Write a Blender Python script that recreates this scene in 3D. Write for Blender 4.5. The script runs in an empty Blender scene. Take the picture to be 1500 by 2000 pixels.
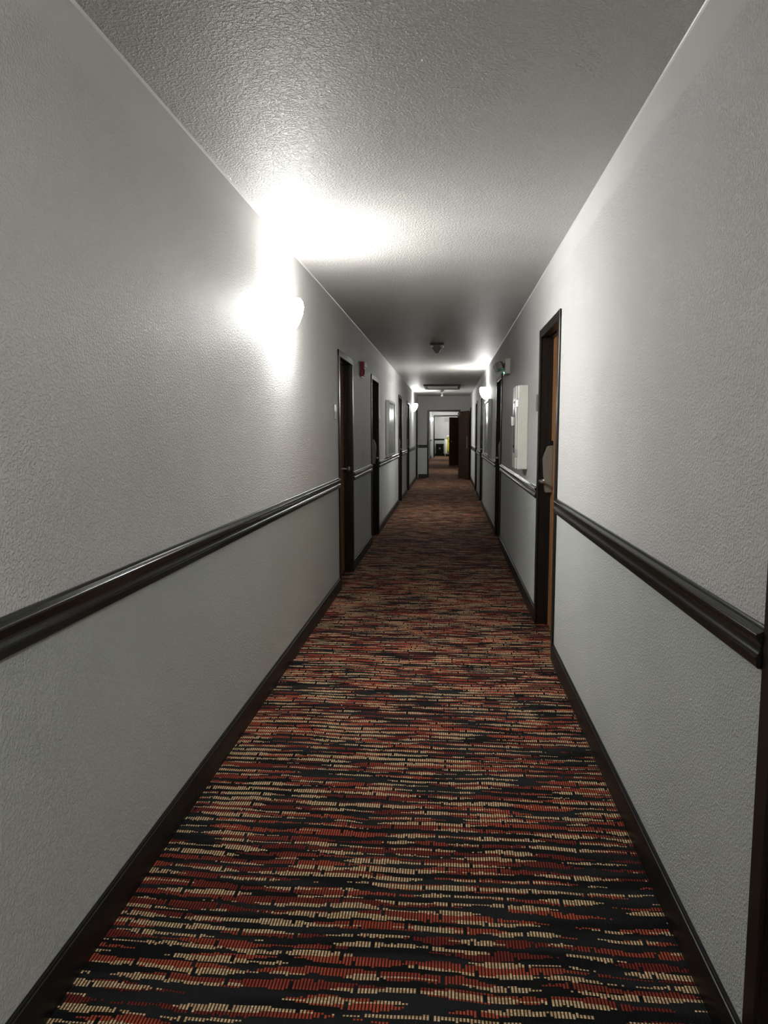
import bpy, bmesh, math, random
from mathutils import Vector, Matrix

scene = bpy.context.scene
C = scene.collection
random.seed(7)

# ------------------------------------------------------------------ camera, world, exposure
F_PX = 1420.0
YAW, PITCH, ROLL, CAM_H = -0.08848, 0.10941, -0.00199, 1.3725
WL, WR, H = -0.939, 0.635, 2.44            # corridor walls (x) and ceiling height

def camera():
    sy, cy, sp, cp = math.sin(YAW), math.cos(YAW), math.sin(PITCH), math.cos(PITCH)
    f = Vector((sy*cp, cy*cp, -sp)); r = Vector((cy, -sy, 0)); u = r.cross(f)
    cr, sr = math.cos(ROLL), math.sin(ROLL)
    r2 = cr*r + sr*u; u2 = -sr*r + cr*u
    cam = bpy.data.cameras.new('camera'); o = bpy.data.objects.new('camera', cam); C.objects.link(o)
    o.matrix_world = Matrix(((r2.x, u2.x, -f.x, 0), (r2.y, u2.y, -f.y, 0), (r2.z, u2.z, -f.z, CAM_H), (0, 0, 0, 1)))
    cam.sensor_fit = 'HORIZONTAL'; cam.sensor_width = 36.0; cam.lens = F_PX/1500*36.0
    cam.clip_start = 0.02; cam.clip_end = 200
    scene.camera = o
camera()
w = bpy.data.worlds.new('world'); scene.world = w; w.use_nodes = True
w.node_tree.nodes['Background'].inputs[0].default_value = (0, 0, 0, 1)
w.node_tree.nodes['Background'].inputs[1].default_value = 0.0
vs = scene.view_settings
vs.view_transform = 'Standard'; vs.look = 'None'; vs.gamma = 1.0; vs.use_curve_mapping = False
vs.exposure = 2.64
scene.display_settings.display_device = 'sRGB'

BULB_W = 1.6            # each sconce's bulb
SHADE_E = 22.0          # glow of each sconce's glass

# ------------------------------------------------------------------ materials
class NT:
    """small helper round a node tree"""
    def __init__(s, name):
        s.m = bpy.data.materials.new(name); s.m.use_nodes = True
        s.t = s.m.node_tree; s.n = s.t.nodes; s.b = s.n['Principled BSDF']
    def link(s, a, b): s.t.links.new(a, b)
    def put(s, sock, v):
        if isinstance(v, (int, float)): sock.default_value = v
        elif isinstance(v, (tuple, list)): sock.default_value = v
        else: s.link(v, sock)
    def math(s, op, a, b=0.0, c=0.0, clamp=False):
        n = s.n.new('ShaderNodeMath'); n.operation = op; n.use_clamp = clamp
        s.put(n.inputs[0], a); s.put(n.inputs[1], b); s.put(n.inputs[2], c)
        return n.outputs[0]
    def obj(s):
        return s.n.new('ShaderNodeTexCoord').outputs['Object']
    def sep(s, v):
        n = s.n.new('ShaderNodeSeparateXYZ'); s.link(v, n.inputs[0]); return n.outputs
    def comb(s, x, y, z=0.0):
        n = s.n.new('ShaderNodeCombineXYZ'); s.put(n.inputs[0], x); s.put(n.inputs[1], y); s.put(n.inputs[2], z)
        return n.outputs[0]
    def noise(s, vec, scale, detail=2.0, rough=0.5, dist=0.0):
        n = s.n.new('ShaderNodeTexNoise'); s.put(n.inputs['Vector'], vec); n.inputs['Scale'].default_value = scale
        n.inputs['Detail'].default_value = detail; n.inputs['Roughness'].default_value = rough
        n.inputs['Distortion'].default_value = dist
        return n.outputs[0]
    def white(s, vec):
        n = s.n.new('ShaderNodeTexWhiteNoise'); n.noise_dimensions = '3D'; s.put(n.inputs[0], vec); return n.outputs[0]
    def step(s, v, lo, hi):
        n = s.n.new('ShaderNodeMapRange'); n.interpolation_type = 'SMOOTHSTEP'
        s.put(n.inputs[0], v); n.inputs[1].default_value = lo; n.inputs[2].default_value = hi
        return n.outputs[0]
    def mix(s, f, a, b):
        n = s.n.new('ShaderNodeMix'); n.data_type = 'RGBA'
        s.put(n.inputs[0], f); s.put(n.inputs[6], a); s.put(n.inputs[7], b); return n.outputs[2]
    def bump(s, h, strength, dist):
        n = s.n.new('ShaderNodeBump'); s.put(n.inputs['Strength'], strength); n.inputs['Distance'].default_value = dist
        s.link(h, n.inputs['Height']); s.link(n.outputs[0], s.b.inputs['Normal'])
    def base(s, col, rough=0.5, metal=0.0, spec=0.5):
        s.put(s.b.inputs['Base Color'], col); s.put(s.b.inputs['Roughness'], rough)
        s.b.inputs['Metallic'].default_value = metal; s.b.inputs['Specular IOR Level'].default_value = spec
        return s

def srgb(r, g, b):
    f = lambda c: (c/255/12.92) if c <= 10 else ((c/255+0.055)/1.055)**2.4
    return (f(r), f(g), f(b), 1)

def paint(name, col, rough, scale, dist, smooth_band=False, spec=0.18):
    m = NT(name); p = m.obj()
    big = m.noise(p, 1.3, 2)
    c = m.mix(m.step(big, 0.3, 0.7), tuple(x*0.96 for x in col[:3])+(1,), tuple(min(1, x*1.03) for x in col[:3])+(1,))
    m.base(c, rough, 0, spec)
    a = m.step(m.noise(p, scale, 2.0, 0.55), 0.42, 0.66)
    b = m.noise(p, scale*2.6, 1.0)
    h = m.math('ADD', a, m.math('MULTIPLY', b, 0.35))
    if smooth_band:                       # the taped joint below the ceiling carries less stipple
        z = m.sep(p)[2]
        edge = m.math('ADD', z, m.math('MULTIPLY', m.noise(p, 3.0, 2), 0.05))
        st = m.math('SUBTRACT', 1.0, m.math('MULTIPLY', m.step(edge, 2.31, 2.345), 0.75))
        m.bump(h, st, dist)
    else:
        m.bump(h, 1.0, dist)
    return m.m

def plain(name, col, rough=0.5, metal=0.0, spec=0.5, var=0.06, scale=40):
    m = NT(name); n = m.noise(m.obj(), scale, 2)
    lo = tuple(x*(1-var) for x in col[:3])+(1,); hi = tuple(min(1, x*(1+var)) for x in col[:3])+(1,)
    m.base(m.mix(n, lo, hi), rough, metal, spec)
    return m.m

def wood(name, c0, c1, rough=0.4, spec=0.4):
    m = NT(name); x, y, z = m.sep(m.obj())
    v = m.comb(m.math('MULTIPLY', x, 14.0), m.math('MULTIPLY', y, 14.0), m.math('MULTIPLY', z, 0.9))
    n = m.noise(v, 1.6, 4, 0.6, 0.6)
    fine = m.noise(m.comb(m.math('MULTIPLY', x, 160.0), m.math('MULTIPLY', y, 160.0), m.math('MULTIPLY', z, 4.0)), 1.0, 2)
    t = m.math('ADD', m.math('MULTIPLY', m.step(n, 0.3, 0.7), 0.75), m.math('MULTIPLY', fine, 0.25))
    m.base(m.mix(t, c0, c1), rough, 0, spec); m.bump(fine, 0.25, 0.0006)
    return m.m

def carpet():
    m = NT('carpet'); x, y, z = m.sep(m.obj())
    PX, PY = 0.0086, 0.0052
    # rows wander slightly, in short steps, as the tufting does
    wob = m.noise(m.comb(m.math('MULTIPLY', x, 2.6), m.math('MULTIPLY', y, 1.7)), 1.0, 2)
    yw = m.math('ADD', y, m.math('MULTIPLY', wob, 0.05))
    ux = m.math('DIVIDE', x, PX); uy = m.math('DIVIDE', yw, PY)
    ix = m.math('FLOOR', ux); iy = m.math('FLOOR', uy)
    qx = m.math('MULTIPLY', ix, PX); qy = m.math('MULTIPLY', iy, PY)
    jit = m.white(m.comb(ix, m.math('FLOOR', m.math('DIVIDE', iy, 3.0)), 1.0))
    def streak(sx, sy, off):
        return m.noise(m.comb(m.math('MULTIPLY', qx, sx), m.math('MULTIPLY', qy, sy), off), 1.0, 1.2, 0.5)
    jn = m.math('MULTIPLY', m.math('SUBTRACT', jit, 0.5), 0.03)
    def lens(period, shift, fx_, base, gain, top, seed):
        # stacked bands whose thickness swells and dies along the row
        wv = m.noise(m.comb(m.math('MULTIPLY', qx, 2.4), m.math('MULTIPLY', qy, 5.0), seed), 1.0, 2)
        t = m.math('ADD', m.math('DIVIDE', m.math('ADD', qy, m.math('MULTIPLY', wv, 0.055)), period), shift)
        band = m.math('FLOOR', t); c = m.math('ABSOLUTE', m.math('SUBTRACT', m.math('FRACT', t), 0.5))
        n = m.noise(m.comb(m.math('MULTIPLY', qx, fx_), m.math('MULTIPLY', band, 7.31), seed+2.0), 1.0, 1.5)
        hw = m.math('MINIMUM', m.math('MULTIPLY', m.math('SUBTRACT', m.math('ADD', n, jn), base), gain), top)
        return m.math('LESS_THAN', c, hw)
    tan = lens(0.039, 0.0, 5.5, 0.43, 1.5, 0.30, 3.7)
    red = lens(0.047, 0.37, 4.2, 0.36, 1.4, 0.36, 11.3)
    # dark breaks that cut a streak crosswise, staggered row by row
    row = m.math('FLOOR', m.math('DIVIDE', qy, 0.026))
    off = m.white(m.comb(row, 5.0, 2.0))
    seg = m.math('FRACT', m.math('ADD', m.math('DIVIDE', qx, 0.16), off))
    keep = m.math('GREATER_THAN', seg, 0.05)
    tan = m.math('MULTIPLY', tan, keep); red = m.math('MULTIPLY', red, keep)
    fx = m.math('ABSOLUTE', m.math('SUBTRACT', m.math('FRACT', ux), 0.5))
    fy = m.math('ABSOLUTE', m.math('SUBTRACT', m.math('FRACT', uy), 0.5))
    bar = m.math('SUBTRACT', 1.0, m.step(fx, 0.20, 0.42))
    bead = m.math('SUBTRACT', 1.0, m.math('MULTIPLY', m.step(fy, 0.30, 0.5), 0.28))
    prof = m.math('MULTIPLY', bar, bead)
    tone = m.white(m.comb(ix, iy, 9.0))
    ctan = m.mix(tone, srgb(198, 164, 124), srgb(242, 212, 168))
    rv = m.step(streak(1.1, 9.0, 21.0), 0.38, 0.62)
    cred = m.mix(rv, srgb(122, 46, 38), srgb(184, 84, 60))
    dk = m.mix(m.step(streak(2.0, 15.0, 31.0), 0.4, 0.6), srgb(17, 19, 19), srgb(33, 36, 36))
    gap = m.mix(red, dk, srgb(40, 15, 14))
    col = m.mix(red, dk, m.mix(bar, gap, cred))
    col = m.mix(m.math('MULTIPLY', tan, prof), m.mix(tan, col, srgb(34, 25, 20)), ctan)
    m.base(col, 0.95, 0, 0.12)
    lift = m.math('MULTIPLY', prof, m.math('ADD', 0.35, m.math('MULTIPLY', m.math('MAXIMUM', tan, red), 0.65)))
    m.bump(lift, 0.8, 0.0025)
    return m.m

def glow(name, col, strength, base=(0.9, 0.9, 0.88, 1)):
    m = NT(name); n = m.noise(m.obj(), 20, 2)
    m.base(m.mix(n, base, tuple(x*0.97 for x in base[:3])+(1,)), 0.3)
    m.b.inputs['Emission Color'].default_value = col; m.b.inputs['Emission Strength'].default_value = strength
    return m.m

M = {}
M['wall_upper'] = paint('wall_upper_paint', (0.70, 0.697, 0.685, 1), 0.60, 135, 0.0021, True)
M['wall_lower'] = paint('wall_lower_paint', (0.55, 0.58, 0.557, 1), 0.63, 140, 0.0014)
M['wall_grey'] = paint('end_wall_darker', (0.47, 0.468, 0.45, 1), 0.62, 135, 0.0015)  # upper wall colour, set darker on the end wall
M['ceiling'] = paint('ceiling_paint', (0.54, 0.535, 0.515, 1), 0.48, 115, 0.0024, False, 0.22)
M['carpet'] = carpet()
M['trim'] = plain('black_trim_paint', (0.010, 0.010, 0.0085, 1), 0.22, 0, 0.22)
M['base'] = plain('black_base_paint', (0.009, 0.009, 0.0085, 1), 0.4, 0, 0.25)
M['frame'] = plain('dark_frame_paint', (0.012, 0.0095, 0.008, 1), 0.34, 0, 0.3)
M['caulk'] = plain('ceiling_caulk', (0.78, 0.77, 0.74, 1), 0.35)
M['leaf'] = wood('brown_door_wood', (0.20, 0.088, 0.030, 1), (0.34, 0.165, 0.065, 1))
M['fire_leaf'] = wood('dark_walnut_door', (0.038, 0.019, 0.009, 1), (0.066, 0.033, 0.016, 1), 0.6, 0.15)
M['lock'] = plain('grey_lock_metal', (0.30, 0.29, 0.26, 1), 0.38, 0.55)
M['chrome'] = plain('bright_metal', (0.72, 0.72, 0.70, 1), 0.2, 1.0)
M['black'] = plain('black_plastic', (0.008, 0.008, 0.009, 1), 0.5, 0, 0.15)
M['white'] = plain('white_enamel', (0.74, 0.74, 0.68, 1), 0.25)
M['offwhite'] = plain('cream_plastic', (0.58, 0.57, 0.49, 1), 0.4)
M['grey'] = plain('grey_plastic', (0.22, 0.22, 0.20, 1), 0.45)
M['dgrey'] = plain('dark_grey_plastic', (0.06, 0.06, 0.055, 1), 0.4)
M['red'] = plain('red_plastic', (0.20, 0.010, 0.012, 1), 0.5, 0, 0.2)
M['lens'] = plain('clear_lens', (0.7, 0.71, 0.72, 1), 0.1)
M['pglass'] = plain('picture_glass', (0.16, 0.17, 0.16, 1), 0.22, 0, 0.5, 0.3, 5)
M['pframe'] = plain('silver_frame', (0.34, 0.34, 0.32, 1), 0.3, 0.7)
M['window'] = plain('dark_cabinet_pane', (0.05, 0.055, 0.055, 1), 0.05, 0, 0.7)
M['yellow'] = plain('yellow_vinyl', (0.66, 0.62, 0.05, 1), 0.45)
M['linen'] = plain('white_linen', (0.8, 0.79, 0.76, 1), 0.8)
M['hatch'] = plain('hatch_panel', (0.42, 0.41, 0.38, 1), 0.5)
M['plaque'] = plain('bronze_plaque', (0.20, 0.18, 0.13, 1), 0.35, 0.6)
M['shade_in'] = plain('frosted_glass_lining', (0.8, 0.8, 0.78, 1), 0.5, 0, 0.2)
M['bulb'] = glow('lit_bulb', (1.0, 0.98, 0.92, 1), 30)
M['led'] = glow('green_led', (0.05, 1.0, 0.4, 1), 4, (0.02, 0.4, 0.15, 1))

# ------------------------------------------------------------------ mesh helpers
def box(bm, x0, x1, y0, y1, z0, z1, bevel=0.0, mat=0, seg=1):
    vs_ = [bm.verts.new((x, y, z)) for x in (x0, x1) for y in (y0, y1) for z in (z0, z1)]
    F = [(0, 1, 3, 2), (4, 6, 7, 5), (0, 4, 5, 1), (2, 3, 7, 6), (0, 2, 6, 4), (1, 5, 7, 3)]
    fs = [bm.faces.new([vs_[i] for i in f]) for f in F]
    for f in fs: f.material_index = mat
    if bevel > 0:
        es = list({e for f in fs for e in f.edges})
        bmesh.ops.bevel(bm, geom=es, offset=bevel, segments=seg, profile=0.5, affect='EDGES')
    return fs

def prism(bm, pts, t0, t1, axis='y'):
    """extrude a closed (a, b) outline; axis y: points are (x, z); axis x: (y, z); axis z: (x, y)"""
    def P(a, b, t):
        return {'y': (a, t, b), 'x': (t, a, b), 'z': (a, b, t)}[axis]
    A = [bm.verts.new(P(a, b, t0)) for a, b in pts]; B = [bm.verts.new(P(a, b, t1)) for a, b in pts]
    n = len(pts)
    for i in range(n):
        bm.faces.new((A[i], A[(i+1) % n], B[(i+1) % n], B[i]))
    bm.faces.new(A); bm.faces.new(B[::-1])

def lathe(bm, prof, a0=0.0, a1=2*math.pi, n=32, sx=1.0, sy=1.0, axis='z', off=(0, 0, 0)):
    full = abs(a1-a0-2*math.pi) < 1e-6
    k = n if full else n+1
    rings = []
    for r, z in prof:
        ring = []
        for i in range(k):
            a = a0+(a1-a0)*i/n
            p = (r*math.cos(a)*sx, r*math.sin(a)*sy, z)
            if axis == 'x': p = (p[2], p[0], p[1])
            if axis == 'y': p = (p[0], p[2], p[1])
            ring.append(bm.verts.new((p[0]+off[0], p[1]+off[1], p[2]+off[2])))
        rings.append(ring)
    for A, B in zip(rings, rings[1:]):
        for i in range(n if full else n):
            j = (i+1) % k
            bm.faces.new((A[i], A[j], B[j], B[i]))
    return rings

def disc_lathe(bm, prof, n=28, axis='z', off=(0, 0, 0)):
    """closed lathe: ends capped"""
    R = lathe(bm, prof, n=n, axis=axis, off=off)
    bm.faces.new(R[0]); bm.faces.new(R[-1][::-1])

def mesh_obj(name, bm, mats, parent=None, smooth=False):
    bmesh.ops.remove_doubles(bm, verts=bm.verts, dist=1e-6)
    bmesh.ops.recalc_face_normals(bm, faces=bm.faces)
    me = bpy.data.meshes.new(name); bm.to_mesh(me); bm.free()
    for m in (mats if isinstance(mats, (list, tuple)) else [mats]): me.materials.append(m)
    o = bpy.data.objects.new(name, me); C.objects.link(o)
    if parent: o.parent = parent
    if smooth:
        for p in me.polygons: p.use_smooth = True
        me.set_sharp_from_angle(angle=math.radians(35))
    return o

def tag(o, label=None, cat=None, group=None, kind=None):
    if label: o['label'] = label
    if cat: o['category'] = cat
    if group: o['group'] = group
    if kind: o['kind'] = kind
    return o

def empty(name, loc, rz=0.0):
    o = bpy.data.objects.new(name, None); o.empty_display_size = 0.1; C.objects.link(o)
    o.location = loc; o.rotation_euler = (0, 0, rz); return o

def B(): return bmesh.new()

def part(name, mat, parent, *boxes, bevel=0.0, seg=1, smooth=False):
    bm = B()
    for b in boxes: box(bm, *b, bevel=bevel, seg=seg)
    return mesh_obj(name, bm, mat, parent, smooth)

# ------------------------------------------------------------------ the setting
Y0, YE, YF, YEND = -4.0, 22.0, 40.0, 42.5     # back wall, end wall, far doorway wall, far wall
OW, OH, CAS = 0.83, 2.02, 0.05                # clear door opening, its height, casing width
LEFT_DOORS = [6.642, 9.28, 14.12, 16.84, 21.48, 36.6]
RIGHT_DOORS = [1.0, 4.77, 9.35, 14.2, 16.88, 21.48, 30.9]
RB = WL-0.22; RBR = WR+0.22                   # outer faces of the side walls
SPLIT = 0.945

def side_wall(name, xa, xb, doors, label):
    bm = B(); xs = (min(xa, xb), max(xa, xb))
    def col(y0, y1, z0, z1):
        box(bm, xs[0], xs[1], y0, y1, z0, z1, mat=(1 if z1 <= SPLIT+1e-6 else 0))
    y = Y0
    for d in doors:
        a, b = d-OW/2-0.02, d+OW/2+0.02
        col(y, a, 0, SPLIT); col(y, a, SPLIT, H); col(a, b, OH+0.02, H); y = b
    col(y, YEND, 0, SPLIT); col(y, YEND, SPLIT, H)
    o = mesh_obj(name, bm, [M['wall_upper'], M['wall_lower']])
    return tag(o, label, 'wall', kind='structure')

floor = B(); box(floor, RB, RBR, Y0-0.2, YEND+0.2, -0.1, 0.0)
tag(mesh_obj('floor', floor, M['carpet']), 'corridor carpet with broken tan, red and black streaks', 'carpet', kind='structure')
ceil = B(); box(ceil, RB, RBR, Y0-0.2, YEND+0.2, H, H+0.1)
tag(mesh_obj('ceiling', ceil, M['ceiling']), 'stippled grey plaster ceiling above the corridor', 'ceiling', kind='structure')
side_wall('wall_left', RB, WL, LEFT_DOORS, 'two-tone grey corridor wall with the red fire alarm')
side_wall('wall_right', WR, RBR, RIGHT_DOORS, 'two-tone grey corridor wall with the white cabinet')

EX0, EX1, EH = -0.60, 0.30, 1.985             # doorway in the end wall
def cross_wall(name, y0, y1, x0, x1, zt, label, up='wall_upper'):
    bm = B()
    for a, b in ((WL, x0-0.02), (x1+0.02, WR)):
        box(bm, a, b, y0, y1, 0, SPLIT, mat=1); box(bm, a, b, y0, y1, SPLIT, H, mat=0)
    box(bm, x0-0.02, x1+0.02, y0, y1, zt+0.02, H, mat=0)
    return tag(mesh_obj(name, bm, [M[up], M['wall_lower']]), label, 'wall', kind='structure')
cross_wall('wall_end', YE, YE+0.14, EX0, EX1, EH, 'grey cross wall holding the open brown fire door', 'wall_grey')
FX0, FX1, FH = -0.77, 0.47, 2.22
cross_wall('wall_cross', YF, YF+0.12, FX0, FX1, FH, 'pale cross wall before the black waste bin')
def full_wall(name, y0, y1, label):
    bm = B(); box(bm, WL, WR, y0, y1, 0, SPLIT, mat=1); box(bm, WL, WR, y0, y1, SPLIT, H, mat=0)
    return tag(mesh_obj(name, bm, [M['wall_upper'], M['wall_lower']]), label, 'wall', kind='structure')
full_wall('wall_far', YEND, YEND+0.2, 'pale far wall behind the black waste bin')
full_wall('wall_back', Y0-0.2, Y0, 'grey wall closing the corridor behind the viewer')

# frames lining the two cross doorways
def portal(name, y0, y1, x0, x1, zt, cas, label):
    r = tag(empty(name, ((x0+x1)/2, y0, 0)), label, 'door frame', kind='structure')
    cx = (x0+x1)/2; a, b = x0-cx, x1-cx; d = y1-y0
    for s, e in ((a, -1), (b, 1)):
        u = (s-0.02, s) if e < 0 else (s, s+0.02)
        bm = B(); box(bm, u[0], u[1], 0, d, 0, zt+0.02)
        v = (s-cas, s+0.004) if e < 0 else (s-0.004, s+cas)
        box(bm, v[0], v[1], -0.014, 0, 0, zt+cas, bevel=0.003); box(bm, v[0], v[1], d, d+0.014, 0, zt+cas, bevel=0.003)
        mesh_obj('jamb', bm, M['frame'], r)
    bm = B(); box(bm, a, b, 0, d, zt, zt+0.02)
    box(bm, a-cas, b+cas, -0.0135, 0, zt-0.004, zt+cas, bevel=0.003); box(bm, a-cas, b+cas, d, d+0.0135, zt-0.004, zt+cas, bevel=0.003)
    mesh_obj('head_jamb', bm, M['frame'], r)
    return r
portal('door_12', YE, YE+0.14, EX0, EX1, EH, 0.045, 'black door frame of the open brown fire door')
portal('door_13', YF, YF+0.12, FX0, FX1, FH, 0.06, 'dark cased opening in front of the black waste bin')

# ------------------------------------------------------------------ room doors in the side walls
def wall_loc(side, y, z=0.0): return ((WL if side == 'L' else WR), y, z)
def wall_rot(side): return 0.0 if side == 'L' else math.pi   # local +X points into the corridor

def add_lock(leaf, ys, x):
    """electronic lock: tapered housing, reader cap, lever"""
    bm = B()
    prism(bm, [(x, 0.955), (x+0.047, 0.955), (x+0.056, 1.06), (x+0.064, 1.19), (x+0.056, 1.215), (x+0.034, 1.275), (x, 1.28)], ys-0.036, ys+0.036)
    bmesh.ops.recalc_face_normals(bm, faces=bm.faces)
    bmesh.ops.bevel(bm, geom=list(bm.edges), offset=0.004, segments=2, affect='EDGES')
    mesh_obj('lock_housing', bm, M['lock'], leaf, True)
    bm = B(); box(bm, x, x+0.03, ys-0.03, ys+0.03, 1.281, 1.312, bevel=0.006, seg=2)
    mesh_obj('lock_cap', bm, M['black'], leaf)
    bm = B(); hy = -1 if ys > 0 else 1
    disc_lathe(bm, [(0.022, x+0.048), (0.022, x+0.058), (0.012, x+0.062), (0.012, x+0.085)], n=20, axis='x', off=(0, ys, 1.035))
    box(bm, x+0.074, x+0.092, min(ys, ys+hy*0.12)-0.008, max(ys, ys+hy*0.12)+0.008, 1.025, 1.045, bevel=0.006, seg=2)
    mesh_obj('lever_handle', bm, M['chrome'], leaf, True)

def room_door(n, side, y, label, lock=True, latch_far=True, plaque=None, open_leaf=None):
    r = tag(empty('door_%d' % n, wall_loc(side, y), wall_rot(side)), label, 'door', kind='structure')
    h = OW/2
    for s in (-1, 1):
        bm = B()
        u = (s*h, s*(h+0.02)); u = (min(u), max(u))
        box(bm, -0.2, 0.0, u[0], u[1], 0, OH+0.02)                    # jamb lining
        v = (s*(h-0.006), s*(h+CAS)); v = (min(v), max(v))
        box(bm, 0.0, 0.012, v[0], v[1], 0, OH+CAS, bevel=0.003)       # casing face
        t = (s*(h-0.010), s*h); t = (min(t), max(t))
        box(bm, -0.079, -0.055, t[0], t[1], 0, OH)                     # stop
        mesh_obj('jamb', bm, M['frame'], r)
    bm = B()
    box(bm, -0.2, 0.0, -h, h, OH, OH+0.02); box(bm, 0.0, 0.0115, -h-CAS, h+CAS, OH-0.006, OH+CAS, bevel=0.003)
    box(bm, -0.079, -0.055, -h+0.010, h-0.010, OH-0.012, OH)
    mesh_obj('head_jamb', bm, M['frame'], r)
    far = 1 if side == 'L' else -1                                     # local Y that points away from the viewer
    if open_leaf is None:
        bm = B(); box(bm, -0.125, -0.08, -h+0.003, h-0.003, 0.006, OH-0.003, bevel=0.002)
        leaf = mesh_obj('door_leaf', bm, M['leaf'], r)
        if lock == 'knob':
            bm = B(); disc_lathe(bm, [(0.032, -0.0795), (0.032, -0.072), (0.012, -0.068), (0.012, -0.045), (0.027, -0.035), (0.03, -0.02), (0.018, -0.008)], n=20, axis='x', off=(0, far*(h-0.07), 1.02))
            mesh_obj('door_knob', bm, M['chrome'], leaf, True)
        elif lock: add_lock(leaf, far*(h-0.07), -0.08)
    return r

ROOMS = [
    (1, 'R', 1.0, 'dark-framed door where the jointed chair rail ends, before the locked door', True),
    (2, 'R', 4.77, 'recessed brown door with grey lock beside the white wall cabinet', True),
    (3, 'L', 6.642, 'recessed dark door between the glowing wall sconce and the red fire alarm', 'knob'),
    (4, 'L', 9.28, 'recessed dark door between the red fire alarm and the framed picture', True),
    (5, 'R', 9.35, 'recessed dark door under the emergency light', True),
    (6, 'L', 14.12, 'first recessed door past the framed picture on the red alarm wall', True),
    (7, 'L', 16.84, 'second recessed door past the framed picture on the red alarm wall', True),
    (8, 'R', 14.2, 'first recessed door past the framed picture on the white cabinet wall', True),
    (9, 'R', 16.88, 'second recessed door past the framed picture on the white cabinet wall', True),
    (10, 'L', 21.48, 'dark door in the corner beside the grey cross wall', True),
    (11, 'R', 21.48, 'dark door hidden behind the swung open brown fire door', False),
    (14, 'L', 36.6, 'dark door in the corridor seen beyond the open fire door', False),
]
for n, s, y, lab, lk in ROOMS: room_door(n, s, y, lab, lk)
room_door(15, 'R', 30.9, 'dark frame of the closet door standing open in the far corridor', False, open_leaf=True)
back = B(); box(back, RBR-0.02, RBR, 30.9-OW/2-0.02, 30.9+OW/2+0.02, 0, OH+0.02)
tag(mesh_obj('wall_closet', back, M['wall_lower']), 'shallow back of the closet in the far corridor', 'wall', kind='structure')

# open fire door leaf (hinged on the end wall frame, swung towards the corridor)
ang = math.atan2(-0.88, 0.253)
fl = tag(empty('fire_door', (0.318, YE-0.022, 0), ang), 'tall brown wooden fire door swung open against the corridor wall', 'door')
part('door_panel', M['fire_leaf'], fl, (0, 0.90, -0.022, 0.022, 0.008, 1.975), bevel=0.002)
part('push_plate', M['pframe'], fl, (0.80, 0.86, -0.0265, -0.022, 0.90, 1.26), bevel=0.002)
part('door_closer', M['dgrey'], fl, (0.06, 0.30, -0.075, -0.022, 1.88, 1.94), bevel=0.006)
for z in (0.25, 1.0, 1.75):
    bm = B(); disc_lathe(bm, [(0.008, z-0.05), (0.008, z+0.05)], n=10, off=(-0.008, 0.0, 0)); mesh_obj('hinge', bm, M['pframe'], fl)
# closet door leaf
hx, hy = WR-0.028, 30.9-OW/2+0.04
ang = math.atan2(29.72-hy, 0.03-hx)
cl = tag(empty('closet_door', (hx, hy, 0), ang), 'very dark brown closet door standing half open in the far corridor', 'door')
L2 = math.hypot(29.72-hy, 0.03-hx)
part('door_panel', M['fire_leaf'], cl, (0.012, L2, -0.02, 0.02, 0.008, 1.965), bevel=0.002)
for s in (1, -1):
    bm = B(); disc_lathe(bm, [(0.03, s*0.0205), (0.03, s*0.026), (0.012, s*0.03), (0.012, s*0.045), (0.028, s*0.055), (0.03, s*0.068), (0.018, s*0.08)], n=20, axis='y', off=(L2-0.07, 0, 0.99))
    mesh_obj('door_knob', bm, M['chrome'], cl, True)

# ------------------------------------------------------------------ chair rails, baseboards, ceiling bead
def arc(cx, cz, r, a0, a1, n):
    return [(cx+r*math.cos(math.radians(a0+(a1-a0)*i/n)), cz+r*math.sin(math.radians(a0+(a1-a0)*i/n))) for i in range(n+1)]
RAIL = [(0, 0.986), (0.006, 0.986), (0.008, 0.983), (0.009, 0.979), (0.018, 0.974)] + arc(0.019, 0.968, 0.006, 90, -60, 6) + \
       arc(0.036, 0.944, 0.021, 140, 222, 8) + [(0.0205, 0.9268), (0.0248, 0.9252), (0.0248, 0.9228), (0.0215, 0.9212), (0.0215, 0.906), (0.018, 0.902), (0, 0.900)]
BASE = [(0, 0.112), (0.005, 0.112), (0.0075, 0.109), (0.008, 0.103), (0.0105, 0.1015), (0.012, 0.098), (0.012, 0.0), (0, 0.0)]
DW = OW/2+CAS+0.001
def spans(doors, cuts=(), y_end=YEND, extra=()):
    out = []; y = Y0
    for d in doors:
        out.append((y, d-DW)); y = d+DW
    out.append((y, y_end))
    res = []
    for a, b in out:
        ks = [a]+[c for c in sorted(cuts) if a < c < b]+[b]
        for p, q in zip(ks, ks[1:]): res.append((p, q))
    fin = []                                      # leave out what the cross walls fill
    for a, b in res:
        for w0, w1 in ((YE-0.002, YE+0.142), (YF-0.002, YF+0.122)):
            if a < w0 and b > w1:
                fin.append((a, w0)); a = w1
        fin.append((a, b))
    return [(a, b) for a, b in fin if b-a > 0.02]

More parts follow.
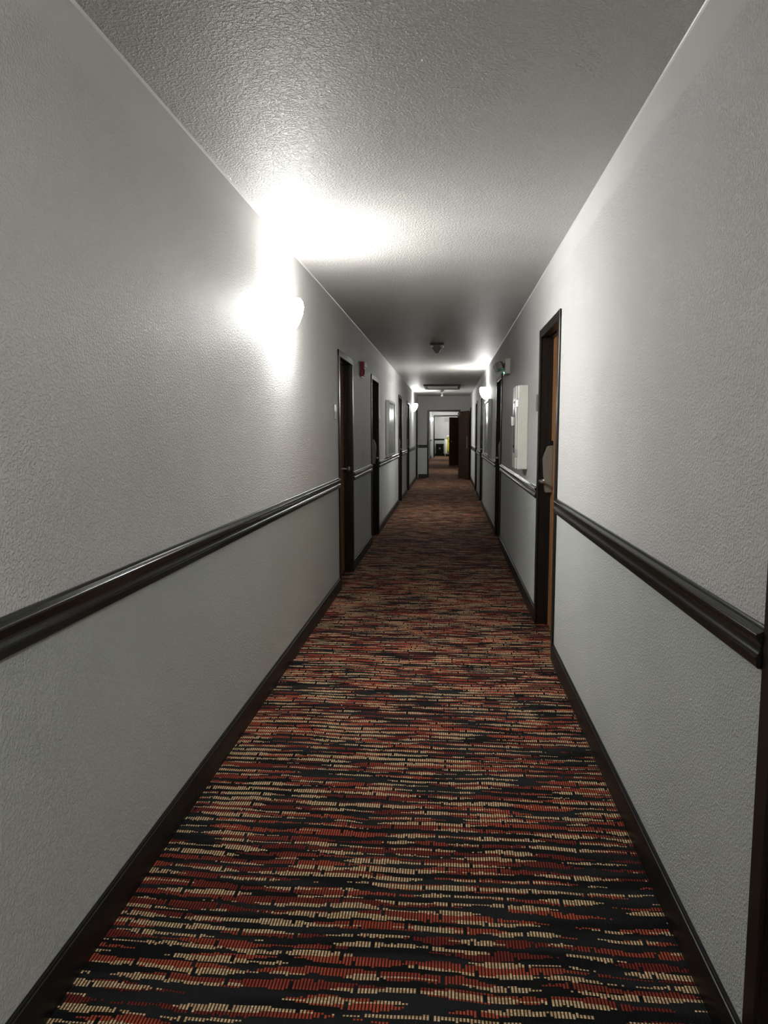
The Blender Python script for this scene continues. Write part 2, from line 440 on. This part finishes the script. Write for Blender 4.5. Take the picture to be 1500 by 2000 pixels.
def mould(name, piece, side, prof, mat, segs, label, cat):
    r = tag(empty(name, ((WL if side == 'L' else WR), 0, 0)), label, cat, kind='structure')
    s = 1 if side == 'L' else -1
    for a, b in segs:
        bm = B(); prism(bm, [(s*d, z) for d, z in prof], a+0.0006, b-0.0006)
        mesh_obj(piece, bm, mat, r, True)
mould('trim_1', 'rail_length', 'L', RAIL, M['trim'], spans(LEFT_DOORS, (4.118, -1.0)), 'black moulded chair rail on the wall with the red alarm', 'chair rail')
mould('trim_2', 'rail_length', 'R', RAIL, M['trim'], spans(RIGHT_DOORS, (3.19, 11.35)), 'black moulded chair rail on the wall with the white cabinet', 'chair rail')
mould('baseboard_left', 'board_length', 'L', BASE, M['base'], spans(LEFT_DOORS, (2.5,)), 'black baseboard along the wall with the red alarm', 'baseboard')
mould('baseboard_right', 'board_length', 'R', BASE, M['base'], spans(RIGHT_DOORS, (2.05,)), 'black baseboard along the wall with the white cabinet', 'baseboard')

def cross_mould(name, piece, y, prof, mat, segs, label, cat):
    r = tag(empty(name, (0, y, 0)), label, cat, kind='structure')
    for a, b in segs:
        bm = B(); prism(bm, [(-d, z) for d, z in prof], a, b, axis='x')
        mesh_obj(piece, bm, mat, r, True)
e_segs = [(WL+0.031, EX0-0.047), (EX1+0.047, WR-0.031)]
cross_mould('trim_3', 'rail_length', YE, RAIL, M['trim'], e_segs, 'black chair rail on the grey cross wall', 'chair rail')
cross_mould('baseboard_end', 'board_length', YE, BASE, M['base'], e_segs, 'black baseboard on the grey cross wall', 'baseboard')
f_segs = [(WL+0.031, WR-0.031)]
cross_mould('trim_4', 'rail_length', YEND, RAIL, M['trim'], f_segs, 'dark chair rail behind the black waste bin', 'chair rail')
cross_mould('baseboard_far', 'board_length', YEND, BASE, M['base'], f_segs, 'dark baseboard behind the black waste bin', 'baseboard')

for n, s, x in ((5, 1, WL), (6, -1, WR)):
    bm = B(); prism(bm, [(x, H), (x+s*0.006, H), (x+s*0.004, H-0.003), (x+s*0.0015, H-0.0055), (x, H-0.007)], Y0, YE)
    tag(mesh_obj('trim_%d' % n, bm, M['caulk']), 'thin pale caulk bead along the ceiling above the %s' % ('red alarm wall' if s > 0 else 'white cabinet wall'), 'caulk bead', kind='structure')

# ------------------------------------------------------------------ wall sconces
SH_OUT = [(0.024, 1.912), (0.050, 1.920), (0.078, 1.945), (0.102, 1.985), (0.118, 2.03), (0.124, 2.065), (0.120, 2.09), (0.110, 2.105)]
def shade_mat(k):
    key = 'shade_%.2f' % k
    if key not in M: M[key] = glow('lit_frosted_glass', (1.0, 0.995, 0.97, 1), SHADE_E*k)
    return M[key]
def sconce(side, y, label, power=1.0, group='half-bowl wall sconces along the corridor'):
    r = tag(empty('wall_sconce', wall_loc(side, y), wall_rot(side)), label, 'sconce', group)
    bm = B()
    bo = lathe(bm, SH_OUT, -math.pi/2, math.pi/2, 28, 1.0, 1.05)
    bi = lathe(bm, [(p[0]-0.004, p[1]+(0.001 if p[1] < 1.96 else 0)) for p in SH_OUT], -math.pi/2, math.pi/2, 28, 1.0, 1.05)
    inner = {v for ring in bi for v in ring}
    for f in bm.faces: f.material_index = 1 if all(v in inner for v in f.verts) else 0
    for a, b in ((bo[0], bi[0]), (bo[-1], bi[-1])):
        for i in range(28): bm.faces.new((a[i], a[i+1], b[i+1], b[i]))
    for k in (0, 28):
        for j in range(len(SH_OUT)-1): bm.faces.new((bo[j][k], bo[j+1][k], bi[j+1][k], bi[j][k]))
    bmesh.ops.translate(bm, verts=bm.verts, vec=(0.008, 0, 0))
    mesh_obj('glass_shade', bm, [shade_mat(power), M['shade_in']], r, True)
    bm = B(); box(bm, 0.0, 0.007, -0.055, 0.055, 1.925, 2.075, bevel=0.003)
    mesh_obj('back_plate', bm, M['white'], r)
    bm = B(); box(bm, 0.007, 0.05, -0.012, 0.012, 1.955, 1.975); disc_lathe(bm, [(0.016, 1.955), (0.016, 1.99)], n=14, off=(0.055, 0, 0))
    mesh_obj('lamp_holder', bm, M['white'], r)
    bm = B(); disc_lathe(bm, [(0.010, 1.99), (0.019, 2.005), (0.023, 2.025), (0.021, 2.042), (0.010, 2.054)], n=16, off=(0.055, 0, 0))
    mesh_obj('bulb', bm, M['bulb'], r, True)
    ld = bpy.data.lights.new('sconce_light', 'POINT'); ld.energy = BULB_W*min(power, 1.5)**0.6; ld.shadow_soft_size = 0.02; ld.color = (1.0, 0.995, 0.97)
    lo = bpy.data.objects.new('sconce_light', ld); C.objects.link(lo); lo.parent = r; lo.location = (0.055, 0, 2.078)
    return r
sconce('L', 4.07, 'large glowing white glass sconce on the bare wall above the rail joint', 1.25)
sconce('R', 12.3, 'glowing sconce above the framed picture on the white cabinet wall')
sconce('L', 19.1, 'glowing sconce near the grey cross wall on the red alarm wall')
sconce('L', 38.5, 'tiny glowing sconce seen through the open fire doorway')
sconce('R', -1.3, 'added unseen sconce filling the near walls from behind the viewer', 1.8)  # unseen sconce added behind the viewer, boosted to fill the near walls
sconce('R', 25.6, 'sconce just past the fire doorway on the closet side')
sconce('R', 33.2, 'sconce past the half open closet door')
sconce('R', 40.6, 'sconce beside the housekeeping cart')

# ------------------------------------------------------------------ things on the walls
def wall_thing(name, side, y, label, cat, group=None):
    return tag(empty(name, wall_loc(side, y), wall_rot(side)), label, cat, group)

# white fire cabinet, y 5.95 .. 6.22
cab = wall_thing('fire_cabinet', 'R', 6.09, 'white enamel wall cabinet with rounded edges beside the brown door', 'cabinet')
part('cabinet_body', M['white'], cab, (0, 0.085, -0.135, 0.135, 1.07, 1.745), bevel=0.008, seg=2)
dr = part('cabinet_door', M['white'], cab, (0.086, 0.1, -0.13, 0.13, 1.075, 1.74), bevel=0.005, seg=2)
part('window_pane', M['window'], dr, (0.0995, 0.1025, -0.07, 0.045, 1.2, 1.62), bevel=0.001)
part('latch', M['chrome'], dr, (0.1005, 0.118, -0.118, -0.09, 1.42, 1.50), bevel=0.004)
for z in (1.2, 1.6): part('hinge', M['chrome'], dr, (0.08, 0.104, 0.128, 0.137, z-0.03, z+0.03), bevel=0.002)

# emergency light with two heads, y 7.75 .. 8.12
em = wall_thing('emergency_light', 'R', 7.94, 'grey two-headed emergency light with a green indicator above the chair rail', 'emergency light')
part('housing', M['offwhite'], em, (0, 0.055, -0.17, 0.18, 1.975, 2.135), bevel=0.008, seg=2)
for s, yy in ((1, 0.10), (-1, -0.12)):
    hd = B(); box(hd, 0.0, 0.07, -0.042, 0.042, -0.04, 0.04, bevel=0.010, seg=2)
    o = mesh_obj('lamp_head', hd, M['grey'], em, True); o.location = (0.075, yy, 2.075); o.rotation_euler = (0, 0.35, -0.35*s)
    ln = B(); box(ln, 0.0702, 0.076, -0.034, 0.034, -0.032, 0.032, bevel=0.002); mesh_obj('lens', ln, M['lens'], o)
    bm = B(); disc_lathe(bm, [(0.012, 0.055), (0.012, 0.085)], n=12, axis='x', off=(0, yy, 2.075)); mesh_obj('swivel', bm, M['dgrey'], em)
bm = B(); disc_lathe(bm, [(0.007, 0.055), (0.006, 0.06)], n=12, axis='x', off=(0, 0.03, 1.995)); mesh_obj('indicator', bm, M['led'], em)

# red horn strobe, y 7.74 .. 7.9
hs = wall_thing('fire_alarm', 'L', 7.82, 'small red fire alarm strobe on the grey wall between two doors', 'fire alarm')
part('alarm_body', M['red'], hs, (0, 0.04, -0.065, 0.065, 1.965, 2.115), bevel=0.006, seg=2)
part('horn_grille', M['red'], hs, (0.04, 0.046, -0.045, 0.045, 1.98, 2.035), bevel=0.003)
part('strobe_lens', M['lens'], hs, (0.04, 0.062, -0.045, 0.045, 2.055, 2.105), bevel=0.008, seg=2)
part('test_tab', M['white'], hs, (0.004, 0.03, -0.02, 0.02, 1.95, 1.9655), bevel=0.002)

# framed pictures
def picture(side, y, w_, z0, z1, label):
    p = wall_thing('framed_picture', side, y, label, 'picture'); h = w_/2; t = 0.035
    part('backing', M['pframe'], p, (0.004, 0.03, -h+0.01, h-0.01, z0+0.01, z1-0.01))
    for a in ((0.0, 0.055, -h, -h+t, z0, z1), (0.0, 0.055, h-t, h, z0, z1), (0.0, 0.055, -h+t, h-t, z0, z0+t), (0.0, 0.055, -h+t, h-t, z1-t, z1)):
        part('frame_bar', M['pframe'], p, a, bevel=0.003)
    part('glazed_print', M['pglass'], p, (0.03, 0.04, -h+t, h-t, z0+t, z1-t))
picture('L', 11.52, 1.26, 1.0, 1.85, 'silver framed picture on the wall with the red fire alarm')
picture('R', 11.55, 1.14, 1.0, 1.86, 'silver framed picture below the sconce on the white cabinet wall')

# door number plaques
def plaque(side, y, z, label):
    p = wall_thing('door_plaque', side, y, label, 'plaque', 'plaques beside the doors')
    part('plate', M['plaque'], p, (0, 0.006, -0.055, 0.055, z-0.06, z+0.06), bevel=0.002)
    part('number_strip', M['grey'], p, (0.006, 0.0085, -0.042, 0.042, z-0.045, z+0.005), bevel=0.001)
plaque('L', 6.0, 1.54, 'small plaque beside the door before the red fire alarm')
plaque('R', 5.345, 1.58, 'small plaque between the locked brown door and the white cabinet')
plaque('L', 9.9, 1.55, 'small plaque beside the framed picture on the red alarm wall')
plaque('R', 9.97, 1.55, 'small plaque beside the framed picture on the white cabinet wall')

# ------------------------------------------------------------------ things on the ceiling
sd = tag(empty('smoke_detector', (-0.15, 9.02, H)), 'dark cone-shaped ceiling detector with two white side lights', 'detector')
bm = B(); disc_lathe(bm, [(0.088, 0.0), (0.088, -0.014), (0.075, -0.022)], n=32); mesh_obj('base_plate', bm, M['dgrey'], sd, True)
bm = B(); disc_lathe(bm, [(0.072, -0.022), (0.066, -0.04), (0.044, -0.075), (0.028, -0.105), (0.014, -0.115)], n=32); mesh_obj('sensor_cone', bm, M['grey'], sd, True)
for s in (-1, 1):
    bm = B(); disc_lathe(bm, [(0.012, -0.054), (0.021, -0.046), (0.021, -0.030), (0.012, -0.0225)], n=14, off=(s*0.062, -0.045, 0)); mesh_obj('side_light', bm, M['white'], sd, True)
s2 = tag(empty('smoke_detector', (-0.2, 18.9, H)), 'small grey round detector beside the ceiling hatch', 'detector')
bm = B(); disc_lathe(bm, [(0.07, 0.0), (0.07, -0.02), (0.055, -0.04), (0.03, -0.045)], n=24); mesh_obj('detector_cap', bm, M['grey'], s2, True)
bm = B(); disc_lathe(bm, [(0.02, -0.045), (0.018, -0.055)], n=16); mesh_obj('sensor_grille', bm, M['dgrey'], s2, True)
s3 = tag(empty('sprinkler_head', (-0.19, 20.4, H)), 'tiny white sprinkler hanging from the ceiling before the cross wall', 'sprinkler')
bm = B(); disc_lathe(bm, [(0.04, 0.0), (0.036, -0.008), (0.014, -0.012), (0.014, -0.05)], n=20); mesh_obj('escutcheon', bm, M['white'], s3, True)
bm = B(); disc_lathe(bm, [(0.03, -0.05), (0.034, -0.07), (0.022, -0.095)], n=20); mesh_obj('deflector', bm, M['white'], s3, True)

ht = tag(empty('ceiling_hatch', (-0.16, 17.45, H)), 'dark framed access hatch in the ceiling', 'hatch')
for a in ((-0.42, 0.42, -0.75, -0.66), (-0.42, 0.42, 0.66, 0.75), (-0.42, -0.36, -0.66, 0.66), (0.36, 0.42, -0.66, 0.66)):
    part('frame_bar', M['frame'], ht, a+(-0.03, 0.0), bevel=0.004)
part('hatch_panel', M['hatch'], ht, (-0.36, 0.36, -0.66, 0.66, -0.012, 0.0))

# ------------------------------------------------------------------ far end: waste bin, housekeeping cart, sign
bn = tag(empty('waste_bin', (-0.51, 42.16, 0)), 'black tapered waste bin with a pale round emblem by the far wall', 'bin')
bm = B()
def tub(bm, hb, ht_, z0, z1):
    a = [bm.verts.new((sx*hb, sy*hb*0.8, z0)) for sx, sy in ((-1, -1), (1, -1), (1, 1), (-1, 1))]
    b = [bm.verts.new((sx*ht_, sy*ht_*0.8, z1)) for sx, sy in ((-1, -1), (1, -1), (1, 1), (-1, 1))]
    for i in range(4): bm.faces.new((a[i], a[(i+1) % 4], b[(i+1) % 4], b[i]))
    bm.faces.new(a); bm.faces.new(b[::-1])
tub(bm, 0.185, 0.225, 0.0, 0.66); bmesh.ops.bevel(bm, geom=list(bm.edges), offset=0.02, segments=2, affect='EDGES')
mesh_obj('bin_body', bm, M['black'], bn, True)
part('bin_rim', M['black'], bn, (-0.24, 0.24, -0.195, 0.195, 0.655, 0.70), bevel=0.012, seg=2)
bm = B(); disc_lathe(bm, [(0.055, -0.186), (0.05, -0.18), (0.05, -0.160)], n=20, axis='y', off=(0, 0, 0.44)); mesh_obj('emblem', bm, M['grey'], bn)

ct = tag(empty('housekeeping_cart', (0.01, 41.75, 0)), 'housekeeping cart with white linen and a yellow bag half behind the closet door', 'cart')
part('deck', M['grey'], ct, (-0.26, 0.28, -0.3, 0.3, 0.12, 0.16), bevel=0.01)
for x in (-0.2, 0.22):
    for y in (-0.24, 0.24):
        bm = B(); disc_lathe(bm, [(0.035, -0.016), (0.05, -0.012), (0.05, 0.012), (0.035, 0.016)], n=18, axis='x', off=(x, y, 0.05))
        box(bm, x-0.022, x+0.022, y-0.012, y+0.012, 0.06, 0.12); mesh_obj('caster', bm, M['offwhite'], ct, True)
for x in (-0.24, 0.26):
    for y in (-0.28, 0.28):
        bm = B(); disc_lathe(bm, [(0.012, 0.16), (0.012, 1.02)], n=12, off=(x, y, 0)); mesh_obj('post', bm, M['offwhite'], ct, True)
part('shelf', M['grey'], ct, (-0.25, 0.27, -0.29, 0.0, 0.98, 1.02), bevel=0.006)
def sack(bm, prof, cx, cy, seed):
    rnd = random.Random(seed); rings = []; n = 24
    ph = [rnd.uniform(0, 6.28) for _ in range(4)]
    for rx, ry, z in prof:
        ring = []
        for i in range(n):
            a = 2*math.pi*i/n
            k = 1+0.06*math.sin(3*a+ph[0]+z*4)+0.04*math.sin(7*a+ph[1]-z*6)
            ring.append(bm.verts.new((cx+rx*k*math.cos(a), cy+ry*k*math.sin(a), z)))
        rings.append(ring)
    for A, Bq in zip(rings, rings[1:]):
        for i in range(n): bm.faces.new((A[i], A[(i+1) % n], Bq[(i+1) % n], Bq[i]))
    bm.faces.new(rings[0]); bm.faces.new(rings[-1][::-1])
bm = B(); sack(bm, [(0.12, 0.14, 0.24), (0.16, 0.18, 0.3), (0.17, 0.19, 0.6), (0.165, 0.18, 0.9), (0.15, 0.17, 1.06), (0.11, 0.13, 1.1)], 0.06, -0.16, 3); mesh_obj('yellow_bag', bm, M['yellow'], ct, True)
bm = B(); sack(bm, [(0.06, 0.08, 0.17), (0.085, 0.10, 0.22), (0.08, 0.1, 0.5), (0.1, 0.11, 0.75), (0.085, 0.1, 0.95), (0.05, 0.07, 1.02)], -0.165, -0.2, 5); mesh_obj('linen_bundle', bm, M['linen'], ct, True)
bm = B(); sack(bm, [(0.14, 0.12, 1.1), (0.16, 0.13, 1.13), (0.12, 0.1, 1.17), (0.06, 0.05, 1.185)], 0.03, -0.16, 8); mesh_obj('folded_towel', bm, M['linen'], ct, True)

sg = tag(empty('wall_sign', (-0.12, YEND, 2.06)), 'small beige sign high on the far wall above the cart', 'sign')
part('sign_plate', M['offwhite'], sg, (-0.12, 0.12, -0.02, 0.0, -0.075, 0.075), bevel=0.004)
part('sign_edge', M['grey'], sg, (-0.13, 0.13, -0.012, 0.0, -0.085, -0.0755))
part('sign_edge', M['grey'], sg, (-0.13, 0.13, -0.012, 0.0, 0.0755, 0.085))
